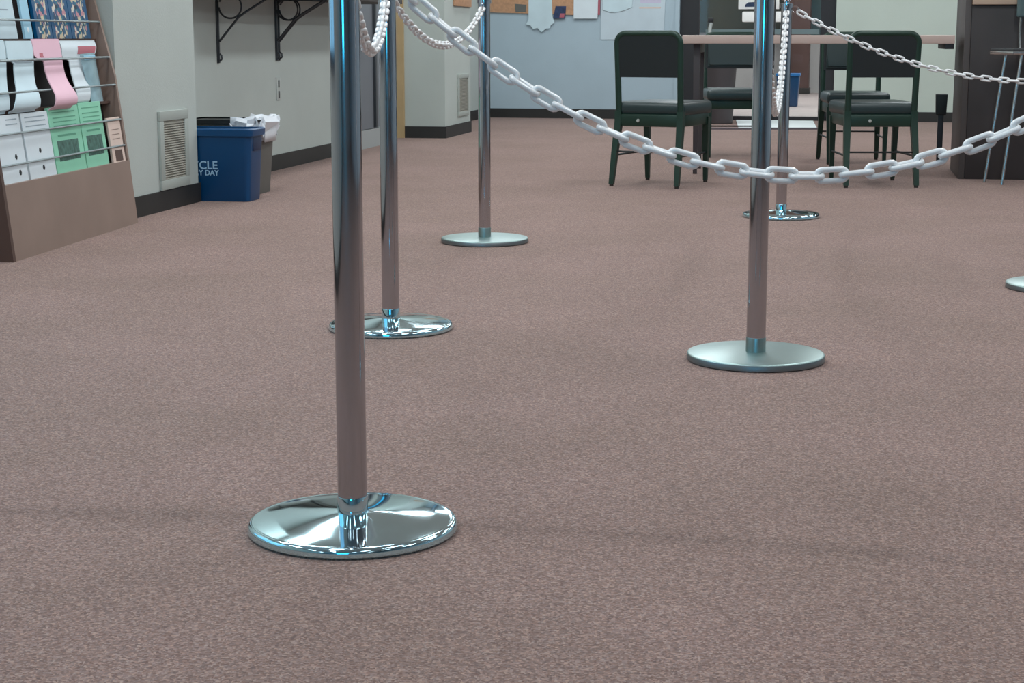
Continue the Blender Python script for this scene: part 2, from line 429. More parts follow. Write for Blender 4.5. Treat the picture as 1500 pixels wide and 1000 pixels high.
# grey side door in the left wall, with kick plate and tan jamb
mb = MB(); mb.prism([W(NR-.055, 11.72), W(NR-.055, 12.35), W(NR-.015, 12.35), W(NR-.015, 11.72)], lambda a, b, z: (a, b, z), .135, 2.1)
d1 = struct(mb.build('door_1', M['doorgrey'], smooth=False))
mb = MB(); mb.prism([W(NR-.055, 11.72), W(NR-.055, 12.35), W(NR-.005, 12.35), W(NR-.005, 11.72)], lambda a, b, z: (a, b, z), .0, .13)
mb.build('kick_plate', M['kick'], d1, smooth=False)
mb = MB(); mb.prism([W(NR-.02, 12.16), W(NR-.02, 12.2), W(NR+.004, 12.2), W(NR+.004, 12.16)], lambda a, b, z: (a, b, z), .14, 2.08)
mb.build('door_strip', M['iron'], d1, smooth=False)
mb = MB(); mb.prism([W(NR-.125, 13.225), W(NR-.125, 13.249), W(NR-.058, 13.249), W(NR-.058, 13.225)], lambda a, b, z: (a, b, z), 0, 2.15)
struct(mb.build('trim_2', M['jamb'], smooth=False))

# ------------------------------------------------------------------ rope posts
RB = .17
def post(loc, kind, label, hooks):
    t = thing('rope_post', label, 'stanchion', (*loc, 0), 0, 'steel rope posts')
    if kind == 'chrome':   # low cone with a rolled rim
        pf = [(0, 0), (RB-.004, 0), (RB, .004), (RB, .011), (RB-.0015, .0155), (RB-.005, .0182), (RB-.009, .0188), (RB-.012, .0186), (RB-.0125, .0187), (.12, .0220), (.08, .0260), (.0265, .03135), (.026, .0314), (0, .0314)]
        MB().lathe(pf, 96).build('base', M['chrome'], t)
    else:                  # flat weighted disc
        pf = [(0, 0), (RB-.003, 0), (RB, .003), (RB, .016), (RB-.002, .0188), (RB-.006, .020), (.05, .0215), (.03, .022), (0, .022)]
        b = MB().lathe(pf, 96).build('base', M['satin'], t)
        b.data.materials.append(M['rimdark'])
        for p in b.data.polygons:
            if p.center.z < .0165 and p.center.z > .0005: p.material_index = 1
    MB().lathe([(0, .017), (.0238, .017), (.0238, .921), (.0238, .925), (.0222, .928), (0, .928)], 48).build('pole', M['tube'], t)
    MB().lathe([(0, .018), (.0247, .018), (.0247, .056), (.0240, .058), (0, .058)], 40).build('foot_reflection', M['chrome' if kind == 'chrome' else 'satin'], t)  # added band for the bluish reflection at the pole's foot
    MB().lathe([(0, .915), (.028, .915), (.028, .932), (.012, .936), (.012, .942), (.024, .95), (.030, .965), (.024, .982), (.010, .992), (0, .994)], 32).build('cap', M['tube'], t)
    for a in hooks:
        d = Vector((math.cos(a), math.sin(a), 0)); z = Vector((0, 0, 1))
        c = d*.036+z*.908
        MB().tube([c+d*.014*math.cos(k*PI/8)+z*.014*math.sin(k*PI/8) for k in range(16)], .003, True, 8).build('hook_ring', M['tube'], t)
    return t
PA, PB, PC, PD, PE, PF = (-.259, 2.684), (-.333, 4.628), (-.107, 6.641), (.605, 4.168), (1.2, 7.595), (1.75, 5.39)
PG, PH = (1.18, 2.66), (3.38, 7.50)
ang = lambda p, q: math.atan2(q[1]-p[1], q[0]-p[0])
post(PA, 'chrome', 'nearest and largest chrome rope post at left of centre on a shiny coned base', [ang(PA, PG), ang(PA, PB)])
post(PB, 'chrome', 'chrome rope post just behind the nearest post, shiny base half hidden', [ang(PB, PA), ang(PB, PC)])
post(PC, 'satin', 'steel rope post on a dull flat disc below the cork strip', [ang(PC, PB)])
post(PD, 'satin', 'steel rope post on a dull flat disc behind the near chain at right', [ang(PD, PE)])
post(PE, 'chrome', 'farthest rope post at right, between the two front green chairs', [ang(PE, PD), ang(PE, PH)])
post(PF, 'satin', 'rope post at the right edge, only a sliver of its disc in view', [ang(PF, PG)])
post(PG, 'chrome', 'rope post outside the photo at right that carries the near chain', [ang(PG, PA), ang(PG, PF)])
post(PH, 'satin', 'rope post outside the photo at right that carries the far chain', [ang(PH, PE)])

# ------------------------------------------------------------------ chains
def link_mesh(name, Lo=.0570, Wd=.0275, r=.0046):
    mb = MB(); a = Lo/2-Wd/2; rr = Wd/2-r; pts = []
    for k in range(9):
        t = -PI/2+PI*k/8; pts.append((a+rr*math.cos(t), rr*math.sin(t), 0))
    for k in range(9):
        t = PI/2+PI*k/8; pts.append((-a+rr*math.cos(t), rr*math.sin(t), 0))
    mb.tube(pts, r, True, 10)
    return mb
PITCH = .0570-4*.0046+.0002
def chain(p, q, sag, label, m, jit=.22, z0=.898, seed=1, roll0=0.):
    rnd = random.Random(seed)
    p, q = Vector((*p, z0)), Vector((*q, z0)); dxy = (q-p); D = dxy.length; d = dxy.normalized()
    p = p+d*.05; q = q-d*.05; D -= .10
    N = 3000; prev = p; s = 0; S = [(0, p)]
    for i in range(1, N+1):
        t = i/N; v = p+d*D*t; v.z = z0-sag*4*t*(1-t); s += (v-prev).length; S.append((s, v)); prev = v
    n = int(round(s/PITCH)); pit = s/n
    def at(x):
        x = max(0, min(s, x)); lo, hi = 0, N
        while hi-lo > 1:
            md = (lo+hi)//2
            if S[md][0] <= x: lo = md
            else: hi = md
        a, b = S[lo], S[hi]; k = (x-a[0])/max(1e-9, b[0]-a[0]); return a[1].lerp(b[1], k)
    t = thing('barrier_chain', label, 'chain', tuple(p), 0, 'plastic chains between the rope posts')
    proto = link_mesh('link').build('link', m, t)
    for i in range(n):
        o = proto if i == 0 else proto.copy()
        if i: C.objects.link(o)
        o.parent = t
        a, b = at(i*pit), at((i+1)*pit); x = (b-a).normalized(); mid = (a+b)/2
        up = Vector((0, 0, 1)); y = (up-x*up.dot(x)).normalized(); zz = x.cross(y)
        rl = roll0+(0 if i % 2 == 0 else PI/2)+rnd.uniform(-jit, jit)
        y2 = y*math.cos(rl)+zz*math.sin(rl); z2 = x.cross(y2)
        mt = Matrix((x, y2, z2)).transposed().to_4x4(); mt.translation = mid-p
        o.matrix_local = mt
    return t
chain(PA, PG, .322, 'large near pale grey chain sagging from the nearest post to the right edge', M['link'], seed=3, jit=.2, roll0=.1)
chain(PA, PB, .137, 'white chain dipping between the two posts at left of centre', M['linkw'], seed=4)
chain(PB, PC, .135, 'white chain dipping to the post that stands before the grey wall', M['linkw'], seed=5)
chain(PD, PE, .36, 'white chain running away from the right post to the farthest post', M['linkw'], seed=6)
chain(PE, PH, .30, 'thin pale far chain sagging right from the farthest post past the green chair', M['linkw'], seed=8)

# ------------------------------------------------------------------ brochure rack
RKY = math.atan2(.154, 1.271); LR = 1.282
rk = thing('brochure_rack', 'brown laminate brochure rack with wire rails against the left wall', 'rack', (-1.771, 6.053, 0), -RKY)
# local: y along the rack, -x back to the wall
prof = [(0, 0), (.028, .27), (.073, .63), (.153, .96), (.23, 1.25)]
def pw(z):
    for (w0, z0), (w1, z1) in zip(prof, prof[1:]):
        if z <= z1: return w0+(w1-w0)*(z-z0)/(z1-z0)
    return prof[-1][0]
sidep = [(-w, z) for w, z in prof]+[(-.36, 1.25), (-.36, 0)]
for y0, y1, m in ((-.022, 0, 'wood_dk'), (LR, LR+.02, 'wood')):
    MB().prism(sidep, lambda a, b, y: (a, y, b), y0, y1).build('side_panel', M[m], rk, smooth=False)
MB().prism([(0, .0), (-.028, .27), (-.046, .27), (-.018, .0)], lambda a, b, y: (a, y, b), -.0, LR).build('kick_panel', M['wood'], rk, smooth=False)
DEP = .075
bp_ = [(-.028-DEP, .27)]+[(-pw(z)-DEP, z) for z in (.40, .53, .66, .79, .96, 1.1, 1.25)]
MB().prism(bp_+[(a-.015, b) for a, b in reversed(bp_)], lambda a, b, y: (a, y, b), 0, LR).build('back_panel', M['back_dk'], rk, smooth=False)
for z in (.262, .522, .782):
    mb = MB(); mb.prism([(-pw(z)-.036, z), (-pw(z)-DEP-.004, z), (-pw(z)-DEP-.004, z-.010), (-pw(z)-.036, z-.010)], lambda a, b, y: (a, y, b), 0.0, LR)
    mb.build('tier_shelf', M['wood_dk'], rk, smooth=False)
for z, r in ((.335, .0042), (.445, .0042), (.59, .0042), (.705, .0050), (.852, .0042), (.985, .0042)):
    w = pw(z)+.004
    MB().tube([(-w, -.005, z), (-w, LR+.005, z)], r, seg=8).build('wire_rail', M['wire'], rk)

RKM = Matrix.Translation((-1.771, 6.053, 0)) @ Matrix.Rotation(-RKY, 4, 'Z')
def rpos(y, w, z): return tuple(RKM @ Vector((-w, y, z)))
def lean(z0, z1): return math.atan2(pw(z1)-pw(z0), z1-z0)
def upright(name, label, cat, y0, y1, z0, h, w0, th, m, group, prints=(), edge=None, leanx=None):
    """sheets standing in a tier; local x = out of the rack, z along the leaning sheet"""
    t = thing(name, label, cat, rpos((y0+y1)/2, w0, z0), -RKY, group)
    la = lean(z0, z0+h) if leanx is None else leanx
    t.rotation_euler = (0, -la, -RKY)
    wd = y1-y0
    MB().box(-th, 0, -wd/2, wd/2, 0, h, .0012, 1).build('sheets', m, t)
    for nm, a, b, c, d, pm in prints:
        mb = MB()
        if nm == 'printed_mark':
            ym, zm = -wd/2+(a+b)/2*wd, (c+d)/2*h
            mb.prism([(ym+.011*math.cos(k*PI/3), zm+.011*math.sin(k*PI/3)) for k in range(6)], lambda p, q, x: (x, p, q), 0, .0006)
        else:
            mb.box(0, .0006, -wd/2+a*wd, -wd/2+b*wd, c*h, d*h)
        mb.build(nm, pm, t, smooth=False)
    return t
G1 = 'leaflets on the lowest tier of the rack'
tx = lambda zs, m, a=.12, b=.88: [('printed_line', a, b, z-.008, z+.008, m) for z in zs]
W1 = .042
upright('leaflet', 'white leaflet at the near end of the lowest tier', 'leaflet', .005, .255, .2625, .252, W1, .012, M['paper'], G1,
        tx((.93, .86), M['greyink'], .5, .9)+[('printed_mark', .6, .74, .36, .42, M['ink']), ('printed_mark', .66, .80, .13, .19, M['ink'])])
upright('leaflet', 'white leaflet on the lowest tier between the other white leaflet and the green ones', 'leaflet', .273, .525, .2625, .252, W1, .012, M['paper'], G1,
        tx((.93, .87, .8), M['greyink'])+[('printed_mark', .45, .56, .40, .46, M['ink']), ('printed_mark', .48, .6, .14, .2, M['ink'])])
pr = lambda: tx((.92, .84, .78, .72), M['gtext'])+[('printed_photo', .14, .84, .20, .50, M['greenink']), ('printed_caption', .2, .8, .56, .59, M['gtext'])]
upright('leaflet', 'wider green leaflet with a dark photograph, beside the white leaflets', 'leaflet', .533, .842, .2625, .262, W1, .012, M['green'], G1, pr())
upright('leaflet', 'narrower green leaflet with a dark photograph, beside the slim tan leaflet', 'leaflet', .852, 1.10, .2625, .268, W1, .012, M['green'], G1, pr())
upright('leaflet', 'slim tan leaflet alone at the far end of the lowest tier', 'leaflet', 1.125, 1.272, .2625, .195, W1-.01, .01, M['tan'], G1,
        tx((.74, .64, .54), M['wood'], .2, .8)+[('printed_photo', .22, .8, .06, .30, M['wood_dk'])])

# second tier: limp sheets
def limp(name, label, y0a, y1a, y0b, y1b, zt, zb, bulge, m, group, flop=.0, prints=None, rec=.030, neck=0., heal=.6):
    """sheet slumping forwards: y-range a at the top, b at the bottom"""
    zc = (zt+zb)/2; yc = (y0a+y1a)/2
    wt = pw(zt)+rec
    t = thing(name, label, 'paper', rpos(yc, wt, zb), -RKY, group)
    def f(u, v):
        z = zt+(zb-zt)*v
        sm_ = v*v*(3-2*v)
        ya = y0a+(y1a-y0a)*u; yb = y0b+(y1b-y0b)*u
        st = lambda a, b: (lambda q: q*q*(3-2*q))(max(0, min(1, (v-a)/(b-a))))
        y = ya+(yb-ya)*sm_-yc+(1-u)*neck*st(.24, .33)*(1-heal*st(.6, .92))
        w = (pw(z)+rec)-bulge*math.exp(-((v-.86)/.22)**2)-flop*math.exp(-((v-.12)/.12)**2) + (.016 if v > .97 else 0)
        return Vector((wt-w, y, z-zb)), Vector((1, 0, .15)).normalized()
    MB().sheet(f, 6, 34, .004).build('sheet', m, t, ang=60)
    for (a, b, c, d, pm, nm) in (prints or ()):
        MB().sheet(lambda u, v: (f(a+(b-a)*u, c+(d-c)*v)[0]+Vector((.0046, 0, .0006)), Vector((1, 0, 0))), 2, 3, .0005).build(nm, pm, t, ang=60)
    return t
G2 = 'papers on the middle tier of the rack'
limp('sheet_stack', 'white sheet at the very left edge of the middle tier', +.06, .30, .004, .17, .778, .515, .02, M['paper2'], G2)
limp('sheet_stack', 'slumping white sheet left of the pink sheet on the middle tier', .310, .555, .18, .42, .775, .515, .035, M['paper2'], G2, neck=.06, heal=1., prints=[(.1, .9, .28, .31, M['greyink'], 'printed_line')])
limp('pink_sheet', 'pink sheet curling forwards out of the middle tier', .560, .835, .48, .755, .782, .513, .052, M['pink'], G2, neck=.085, heal=.4, prints=[(.18, .3, .2, .26, M['redink'], 'printed_mark')])
limp('sheet_stack', 'white sheet with a red printed heading right of the pink sheet', .862, 1.255, .80, 1.00, .778, .515, .025, M['paper'], G2, flop=.010, rec=.046, neck=.08, heal=.2, prints=[(.45, .97, .10, .22, M['redink'], 'printed_heading'), (.5, .8, .33, .36, M['greyink'], 'printed_line')])
t = thing('leaflet', 'silvery blue bowed leaflet at the far end of the middle tier', 'leaflet', rpos(1.11, pw(.53)+.026, .524), -RKY, G2)
t.rotation_euler = (0, -lean(.53, .73), -RKY)
def bow(u, v):
    a = (u-.5)*2
    return Vector((.020*(1-a*a)*(.6+.4*v), -.085+.165*u-.012*(1-v)*a, .20*v)), Vector((-1, 0, 0))
MB().sheet(bow, 12, 6, .0015).build('sheets', M['silver'], t, ang=60)
MB().sheet(lambda u, v: (bow(.1+.8*u, .86+.1*v)[0]+Vector((.0006, 0, 0)), Vector((1, 0, 0))), 8, 1, .0004).build('printed_heading', M['ltblue'], t, ang=60)

# third tier
G3 = 'booklets on the top tier of the rack in view'
upright('leaflet', 'pale leaflet at the left edge of the top tier', 'leaflet', .03, .455, .783, .27, pw(.79)+.03, .01, M['paper2'], G3, tx((.4, .6, .75), M['greyink']), leanx=.13)
upright('leaflet', 'narrow light blue leaflet beside the floral booklets', 'leaflet', .523, .60, .783, .27, pw(.79)+.03, .01, M['ltblue'], G3, [('printed_mark', .2, .8, .05, .2, M['paper'])], leanx=.13)
upright('booklet', 'blue floral booklet nearest the light blue leaflet', 'booklet', .641, .799, .783, .28, pw(.79)+.03, .014, M['floral'], G3, leanx=.13)
upright('booklet', 'blue floral booklet in the middle of three', 'booklet', .803, 1.003, .783, .28, pw(.79)+.03, .014, M['floral'], G3, leanx=.13)
upright('booklet', 'blue floral booklet at the far end of the top tier', 'booklet', 1.007, 1.215, .783, .28, pw(.79)+.03, .014, M['floral'], G3, leanx=.13)

# ------------------------------------------------------------------ wall fittings on the left
def vent(label, u0, u1, z0, z1, n, fr):
    p = W(n, (u0+u1)/2); t = thing('wall_vent', label, 'vent', (*p, 0), -PHI, 'wall vents on the piers')
    h = (u1-u0)/2
    mb = MB()
    mb.box(.0, .014, -h, h, z1-fr, z1, .003).box(.0, .014, -h, h, z0, z0+fr, .003)
    mb.box(.0, .014, -h, -h+fr, z0+fr, z1-fr, .003).box(.0, .014, h-fr, h, z0+fr, z1-fr, .003); mb.build('frame', M['vent'], t)
    mb = MB(); mb.box(0.0005, .004, -h+fr, h-fr, z0+fr, z1-fr)
    k = int((z1-z0-2*fr)/.011)
    for i in range(k):
        z = z0+fr+.004+i*.011
        mb.prism([(.003, z), (.011, z-.003), (.011, z), (.003, z+.005)], lambda a, b, y: (a, y, b), -h+fr, h-fr)
    mb.build('louvre', M['ventg'], t, smooth=False)
vent('beige louvred vent low on the near pier, left of the blue bin', 7.394, 7.742, .095, .455, NP, .045)
vent('slim louvred vent low on the far pier beside the post', 13.70, 14.09, .150, .490, NP, .035)

t = thing('wall_shelf', 'dark shelf on the left wall carried by scrolled iron brackets', 'shelf', (*W(NR, 9.9), 0), -PHI)
MB().box(.0, .34, -1.45, 1.75, 1.012, 1.05, .004).build('shelf_board', M['shelf'], t)
def bracket(du, dbl, lb=None):
    mb = MB()
    for off in ((-.022, .022) if dbl else (0,)):
        y = du+off
        mb.box(.0, .012, y-.007, y+.007, .65, 1.012, .002)
        mb.box(.0, .31, y-.008, y+.008, 1.0, 1.012, .002)
        P = [(.012, .765), (.06, .822), (.125, .895), (.17, .925), (.30, 1.0)]
        mb.tube([(a, y, b) for a, b in P], .0065, seg=8)
        c = (.078, .952); r = .064
        mb.tube([(c[0]+r*math.cos(k*PI/14-PI*.98), y, c[1]+r*math.sin(k*PI/14-PI*.98)) for k in range(27)], .005, seg=8)
        mb.tube([(.012, y, .66), (.024, y, .672), (.022, y, .69), (.012, y, .70)], .005, seg=8)
    mb.box(0, .006, du-(.034 if dbl else .016), du+(.034 if dbl else .016), .65, 1.012, .002)
    return mb.build('bracket', M['iron'], t)
bracket(8.925-9.9, False); bracket(9.935-9.9, True)
t = thing('wall_outlet', 'small wall outlet below the second shelf bracket', 'outlet', (*W(NR, 9.935), 0), -PHI)
MB().box(0, .006, -.038, .038, .415, .552, .002).build('cover_plate', M['outlet'], t)
for z in (.512, .448): MB().box(.005, .009, -.011, .011, z-.022, z+.022, .003).build('socket', M['outdark'], t)

# cork strip and papers
def boardpt(s, d, z): return (*B(s, d), z)
def flat(name, label, cat, poly, d0, d1, m, group=None, parent=None):
    ox = sum(p[0] for p in poly)/len(poly)
    if parent is None:
        o = MB().prism([(s-ox, z) for s, z in poly], lambda a, b, y: (a, -y, b), d0, d1).build(name, m, smooth=False)
        o.location = (*B(ox, 0), 0); o.rotation_euler = (0, 0, -PSI); return tag(o, label, cat, group)
    o = MB().prism([(s-parent['ox'], z) for s, z in poly], lambda a, b, y: (a, -y, b), d0, d1).build(name, m, smooth=False); o.parent = parent; return o
flat('cork_strip', 'long cork strip on the end wall behind the pinned papers', 'pinboard', [(-.27, 1.03), (.04, 1.02), (.62, 1.0), (.62, 1.22), (-.27, 1.22)], .0, .016, M['cork'])
p = W(NP, 13.86)
t = MB().box(.002, .016, -.30, .335, 1.035, 1.22, .002).build('cork_strip', M['cork']); t.location = (*p, 0); t.rotation_euler = (0, 0, -PHI)
tag(t, 'short cork strip on the side of the far pier, left of the post', 'pinboard')
GP = 'papers pinned to the end wall'
jag = [(.17, 1.2), (.17, .96), (.145, .91), (.19, .90), (.215, .865), (.26, .875), (.30, .835), (.345, .87), (.385, .872), (.39, .90), (.43, .93), (.41, .98), (.40, 1.2)]
flat('pinned_paper', 'white crumpled paper with a jagged torn lower edge', 'paper', jag, .017, .019, M['paper2'], GP)
o = flat('pinned_card', 'small dark blue card pinned beside the jagged paper', 'card', [(.415, .965), (.535, .965), (.545, 1.085), (.44, 1.085)], .020, .022, M['bluecard'], GP); o['ox'] = (.415+.535+.545+.44)/4
flat('printed_corner', None, None, [(.48, .975), (.525, .975), (.53, 1.015), (.485, 1.015)], .0221, .0226, M['redcard'], parent=o); del o['ox']
o = flat('pinned_paper', 'white sheet with a pink edge pinned over the cork strip end', 'paper', [(.62, .965), (.855, .965), (.86, 1.2), (.62, 1.2)], .018, .024, M['paper'], GP); o['ox'] = (.62+.855+.86+.62)/4
flat('pink_edge', None, None, [(.857, 1.0), (.878, 1.0), (.882, 1.2), (.86, 1.2)], .015, .018, M['redcard'], parent=o); del o['ox']
o = flat('wall_map', 'large pale map sheet hanging above the left green chair', 'map', [(.885, .765), (1.50, .765), (1.515, 1.22), (.885, 1.22)], .003, .006, M['mapp'], GP); o['ox'] = (.885+1.50+1.515+.885)/4
flat('printed_patch', None, None, [(1.27, 1.11), (1.47, 1.11), (1.47, 1.2), (1.27, 1.2)], .0061, .0064, M['maplav'], parent=o)
flat('printed_line', None, None, [(1.26, 1.06), (1.47, 1.06), (1.47, 1.075), (1.26, 1.075)], .0061, .0064, M['tan'], parent=o); del o['ox']
flat('pinned_paper', 'white sheet with a ragged lower edge overlapping the top of the map', 'paper', [(.905, 1.05), (.98, 1.025), (1.06, 1.03), (1.12, 1.045), (1.19, 1.075), (1.20, 1.2), (.9, 1.2)], .010, .013, M['paper2'], GP)
flat('shadow_patch', 'grey patch added for the shadow between the cork strip and the jagged paper', 'paper', [(.04, 1.03), (.14, 1.03), (.15, 1.1), (.03, 1.11)], .017, .019, M['greyplastic'], GP)  # flat grey shape painted in for a shadow on the wall

# ------------------------------------------------------------------ bins
# blue bin stands in the recess beyond the near pier
bx = W(NP+.155, 8.02)
t = thing('recycling_bin', 'blue recycling bin with pale lettering at the corner of the near pier', 'bin', (*W(-2.985, 7.995), 0), -PHI)
# local: x across (towards room), y away
hw, hd, hh = .21, .105, .385
bm_ = MB()
def rr(hx, hy, z, r=.03, n=5):
    P = []
    for cx, cy, a0 in ((hx-r, -hy+r, -PI/2), (hx-r, hy-r, 0), (-hx+r, hy-r, PI/2), (-hx+r, -hy+r, PI)):
        for k in range(n+1): P.append((cx+r*math.cos(a0+k*PI/2/n), cy+r*math.sin(a0+k*PI/2/n), z))
    return P
def loft(mb, rings, cap0=True, cap1=False):
    V = [[mb.bm.verts.new(p) for p in r] for r in rings]; n = len(V[0])
    for A, Bq in zip(V, V[1:]):
        for k in range(n): mb.bm.faces.new((A[k], A[(k+1) % n], Bq[(k+1) % n], Bq[k]))
    if cap0: mb.bm.faces.new(V[0][::-1])
    if cap1: mb.bm.faces.new(V[-1])
    return mb
loft(bm_, [rr(hw-.022, hd-.018, 0), rr(hw-.019, hd-.015, .006), rr(hw-.003, hd-.003, .335), rr(hw-.012, hd-.012, .335), rr(hw-.03, hd-.028, .012)], True, True).build('body', M['blue'], t, ang=30)
loft(MB(), [rr(hw-.005, hd-.005, .318), rr(hw+.008, hd+.008, .318), rr(hw+.010, hd+.010, .348), rr(hw+.004, hd+.004, .354), rr(hw-.012, hd-.012, .354), rr(hw-.014, hd-.014, .325)], False, False).build('rim', M['blue'], t, ang=30)
MB().box(hw-.016, hw-.0015, -.055, .055, .245, .31, .004).build('recess_shade', mat('bin_recess_shade', (6, 34, 70), .5), t)  # darker slab for the hand recess, its shade put into the colour
def text(body, size, x, z, parent, name, m):
    cu = bpy.data.curves.new('txt', 'FONT'); cu.body = body; cu.size = size; cu.align_x = 'RIGHT'; cu.extrude = .0006; cu.offset = .0008
    ob = bpy.data.objects.new('txt', cu); C.objects.link(ob)
    bpy.context.view_layer.update()
    me = bpy.data.meshes.new_from_object(ob.evaluated_get(bpy.context.evaluated_depsgraph_get()))
    bpy.data.objects.remove(ob); bpy.data.curves.remove(cu)
    me.materials.append(m); o = bpy.data.objects.new(name, me); C.objects.link(o); o.parent = parent
    ta = math.atan2(.015-.003, .33)
    o.rotation_euler = (PI/2+ta*.9, 0, 0); o.location = (x, -hd+.016-.012*(z/.33)-.0030, z)
    return o
text('RECYCLE', .056, .038, .158, t, 'lettering', M['bluetxt'])
text('EVERY DAY', .035, .042, .128, t, 'lettering', M['bluetxt'])

t = thing('waste_bin', 'grey waste bin with a white liner behind the blue bin', 'bin', (*W(-3.055, 8.40), 0), -PHI)
gw, gd = .20, .13
loft(MB(), [rr(gw-.03, gd-.025, 0), rr(gw-.028, gd-.022, .006), rr(gw-.003, gd-.003, .372), rr(gw-.01, gd-.01, .372), rr(gw-.04, gd-.035, .012)], True, True).build('body', M['greyplastic'], t, ang=30)
loft(MB(), [rr(gw-.006, gd-.006, .356), rr(gw+.008, gd+.008, .356), rr(gw+.009, gd+.009, .378), rr(gw-.008, gd-.008, .380)], False, False).build('rim', M['bagblack'], t, ang=30)
rnd = random.Random(11)
mb = MB(); grid = []
base_ring = [(gw-.15+.03*i, -gd, 0) for i in range(4)]+rr(gw, gd, 0, .035, 7)[:16]+[(gw-.05-.03*i, gd, 0) for i in range(4)]
sel = list(range(len(base_ring)))          # only round the room-side end of the bin
for (ex, z, am) in ((.017, .285, .012), (.020, .305, .013), (.019, .33, .012), (.022, .355, .010), (.018, .385, .008), (.003, .392, .006), (-.014, .378, .005), (-.022, .33, .004)):
    row = []
    for i, k in enumerate(sel):
        q = Vector(base_ring[k]); d = Vector((max(0, (q.x-gw+.06)/.06), q.y/gd, 0)).normalized()
        e = math.sin(PI*i/(len(sel)-1))
        zz = z if z > .36 else .37-(.37-z)*(.35+.65*e)*(1+.25*math.sin(i*2.3))
        row.append(mb.bm.verts.new(q+d*(ex+rnd.uniform(-am, am)*1.5)+Vector((0, 0, zz+rnd.uniform(-am, am)*1.6))))
    grid.append(row)
for A_, B_ in zip(grid, grid[1:]):
    for k in range(len(sel)-1): mb.bm.faces.new((A_[k], A_[k+1], B_[k+1], B_[k]))
lo = mb.build('liner', M['bag'], t, ang=15)
so = lo.modifiers.new('thickness', 'SOLIDIFY'); so.thickness = .0012
MB().box(-.16, .10, -.085, .085, .33, .352, .01).build('rubbish', M['bagblack'], t)

# ------------------------------------------------------------------ chairs
def chair(label, loc, rz):
    t = thing('side_chair', label, 'chair', (*loc, 0), rz, 'dark green steel chairs around the table')
    # faces +y
    for sx in (-1, 1):
        mb = MB()
        loft(mb, [[(sx*x0+a*q, y0+b*q, z) for a, b in ((-1, -1), (1, -1), (1, 1), (-1, 1))]
                  for x0, y0, z, q in ((.188, -.268, .012, .0125), (.184, -.235, .18, .0155), (.178, -.200, .345, .018), (.178, -.198, .40, .018))], True, True)
        l = mb.build('leg', M['frame'], t, ang=30)
        MB().lathe([(0, 0), (.011, 0), (.012, .012), (0, .014)], 16, sx*.188, -.269).build('glide', M['foot'], l)
        mb = MB()
        loft(mb, [[(sx*x0+a*q, y0+b*q, z) for a, b in ((-1, -1), (1, -1), (1, 1), (-1, 1))]
                  for x0, y0, z, q in ((.172, .200, .012, .0105), (.174, .196, .18, .014), (.176, .190, .36, .017))], True, True)
        l = mb.build('leg', M['frame'], t, ang=30)
        MB().lathe([(0, 0), (.011, 0), (.012, .012), (0, .014)], 16, sx*.172, .200).build('glide', M['foot'], l)
        MB().tube([(sx*.184, -.238, .165), (sx*.174, .196, .165)], .006, seg=8).build('stretcher', M['vinyl'], t)
    MB().tube([(-.183, -.235, .185), (.183, -.235, .185)], .005, seg=8).build('stretcher', M['vinyl'], t)
    MB().box(-.186, .186, -.215, .205, .318, .385, .012).build('seat_frame', M['frame'], t, ang=45)
    mb = MB(); mb.box(-.195, .195, -.205, .235, .375, .448, .03, 4)
    for v in mb.bm.verts:
        if v.co.z > .41: v.co.z += .014*max(0, 1-(v.co.x/.2)**2)*max(0, 1-((v.co.y-.01)/.22)**2)
    mb.build('seat', M['seatv'], t, ang=60)
    bg = MB().lathe([(0, .0), (.010, 0), (.008, .006), (0, .007)], 12).build('badge', M['brass'], t)
    bg.matrix_local = Matrix.Translation((-.06, -.216, .35)) @ Matrix.Rotation(PI/2, 4, 'X')
    # stiles and rounded back shell, leaning back a little
    def by(z): return -.200-.030*(z-.40)/.42
    def outline(hx, z0, z1, r, n=6):
        P = [(-hx, z0), (hx, z0)]
        for k in range(n+1): a = k*PI/2/n; P.append((hx-r+r*math.cos(a), z1-r+r*math.sin(a)))
        for k in range(n+1): a = PI/2+k*PI/2/n; P.append((-hx+r+r*math.cos(a), z1-r+r*math.sin(a)))
        return P
    P = [(-.177, .40), (-.178, .60), (-.180, .745)]
    for k in range(7): a = PI-k*PI/12; P.append((-.130+.05*math.cos(a), .757+.05*math.sin(a)))
    P += [(-x, z) for x, z in reversed(P)]
    mb = MB(); mb.tube([(x, by(z)-.004, z) for x, z in P], .0125, seg=10, flat=1.35); mb.build('back_frame', M['frame'], t)
    mb = MB(); mb.prism(outline(.176, .578, .800, .052), lambda a, b, y: (a, by(b)+y, b), -.012, .012)
    mb.build('backrest', M['vinyl'], t, ang=30)
    mb = MB(); mb.prism(outline(.160, .592, .788, .045), lambda a, b, y: (a, by(b)+y, b), .010, .034)
    bmesh.ops.bevel(mb.bm, geom=[e for e in mb.bm.edges if all(v.co.y-by(v.co.z) > .03 for v in e.verts)], offset=.012, segments=3, affect='EDGES')
    mb.build('back_pad', M['seatv'], t, ang=60)
    return t
ch = chair('dark green chair with its back to the room, left of the table beneath the map', (.82, 9.37), 0)
ch.location = (.825, 9.35, 0); ch.rotation_euler = (0, 0, -R(27))
dup(ch, (1.96, 9.36, 0), R(1), 'dark green chair facing straight away at the right end of the table')
dup(ch, (1.49, 11.6, 0), PI-R(2), 'dark green chair across the table, seen under the tabletop left of the right posts')
dup(ch, (2.175, 10.95, 0), PI-R(4), 'dark green chair across the table, half hidden behind the right front chair')

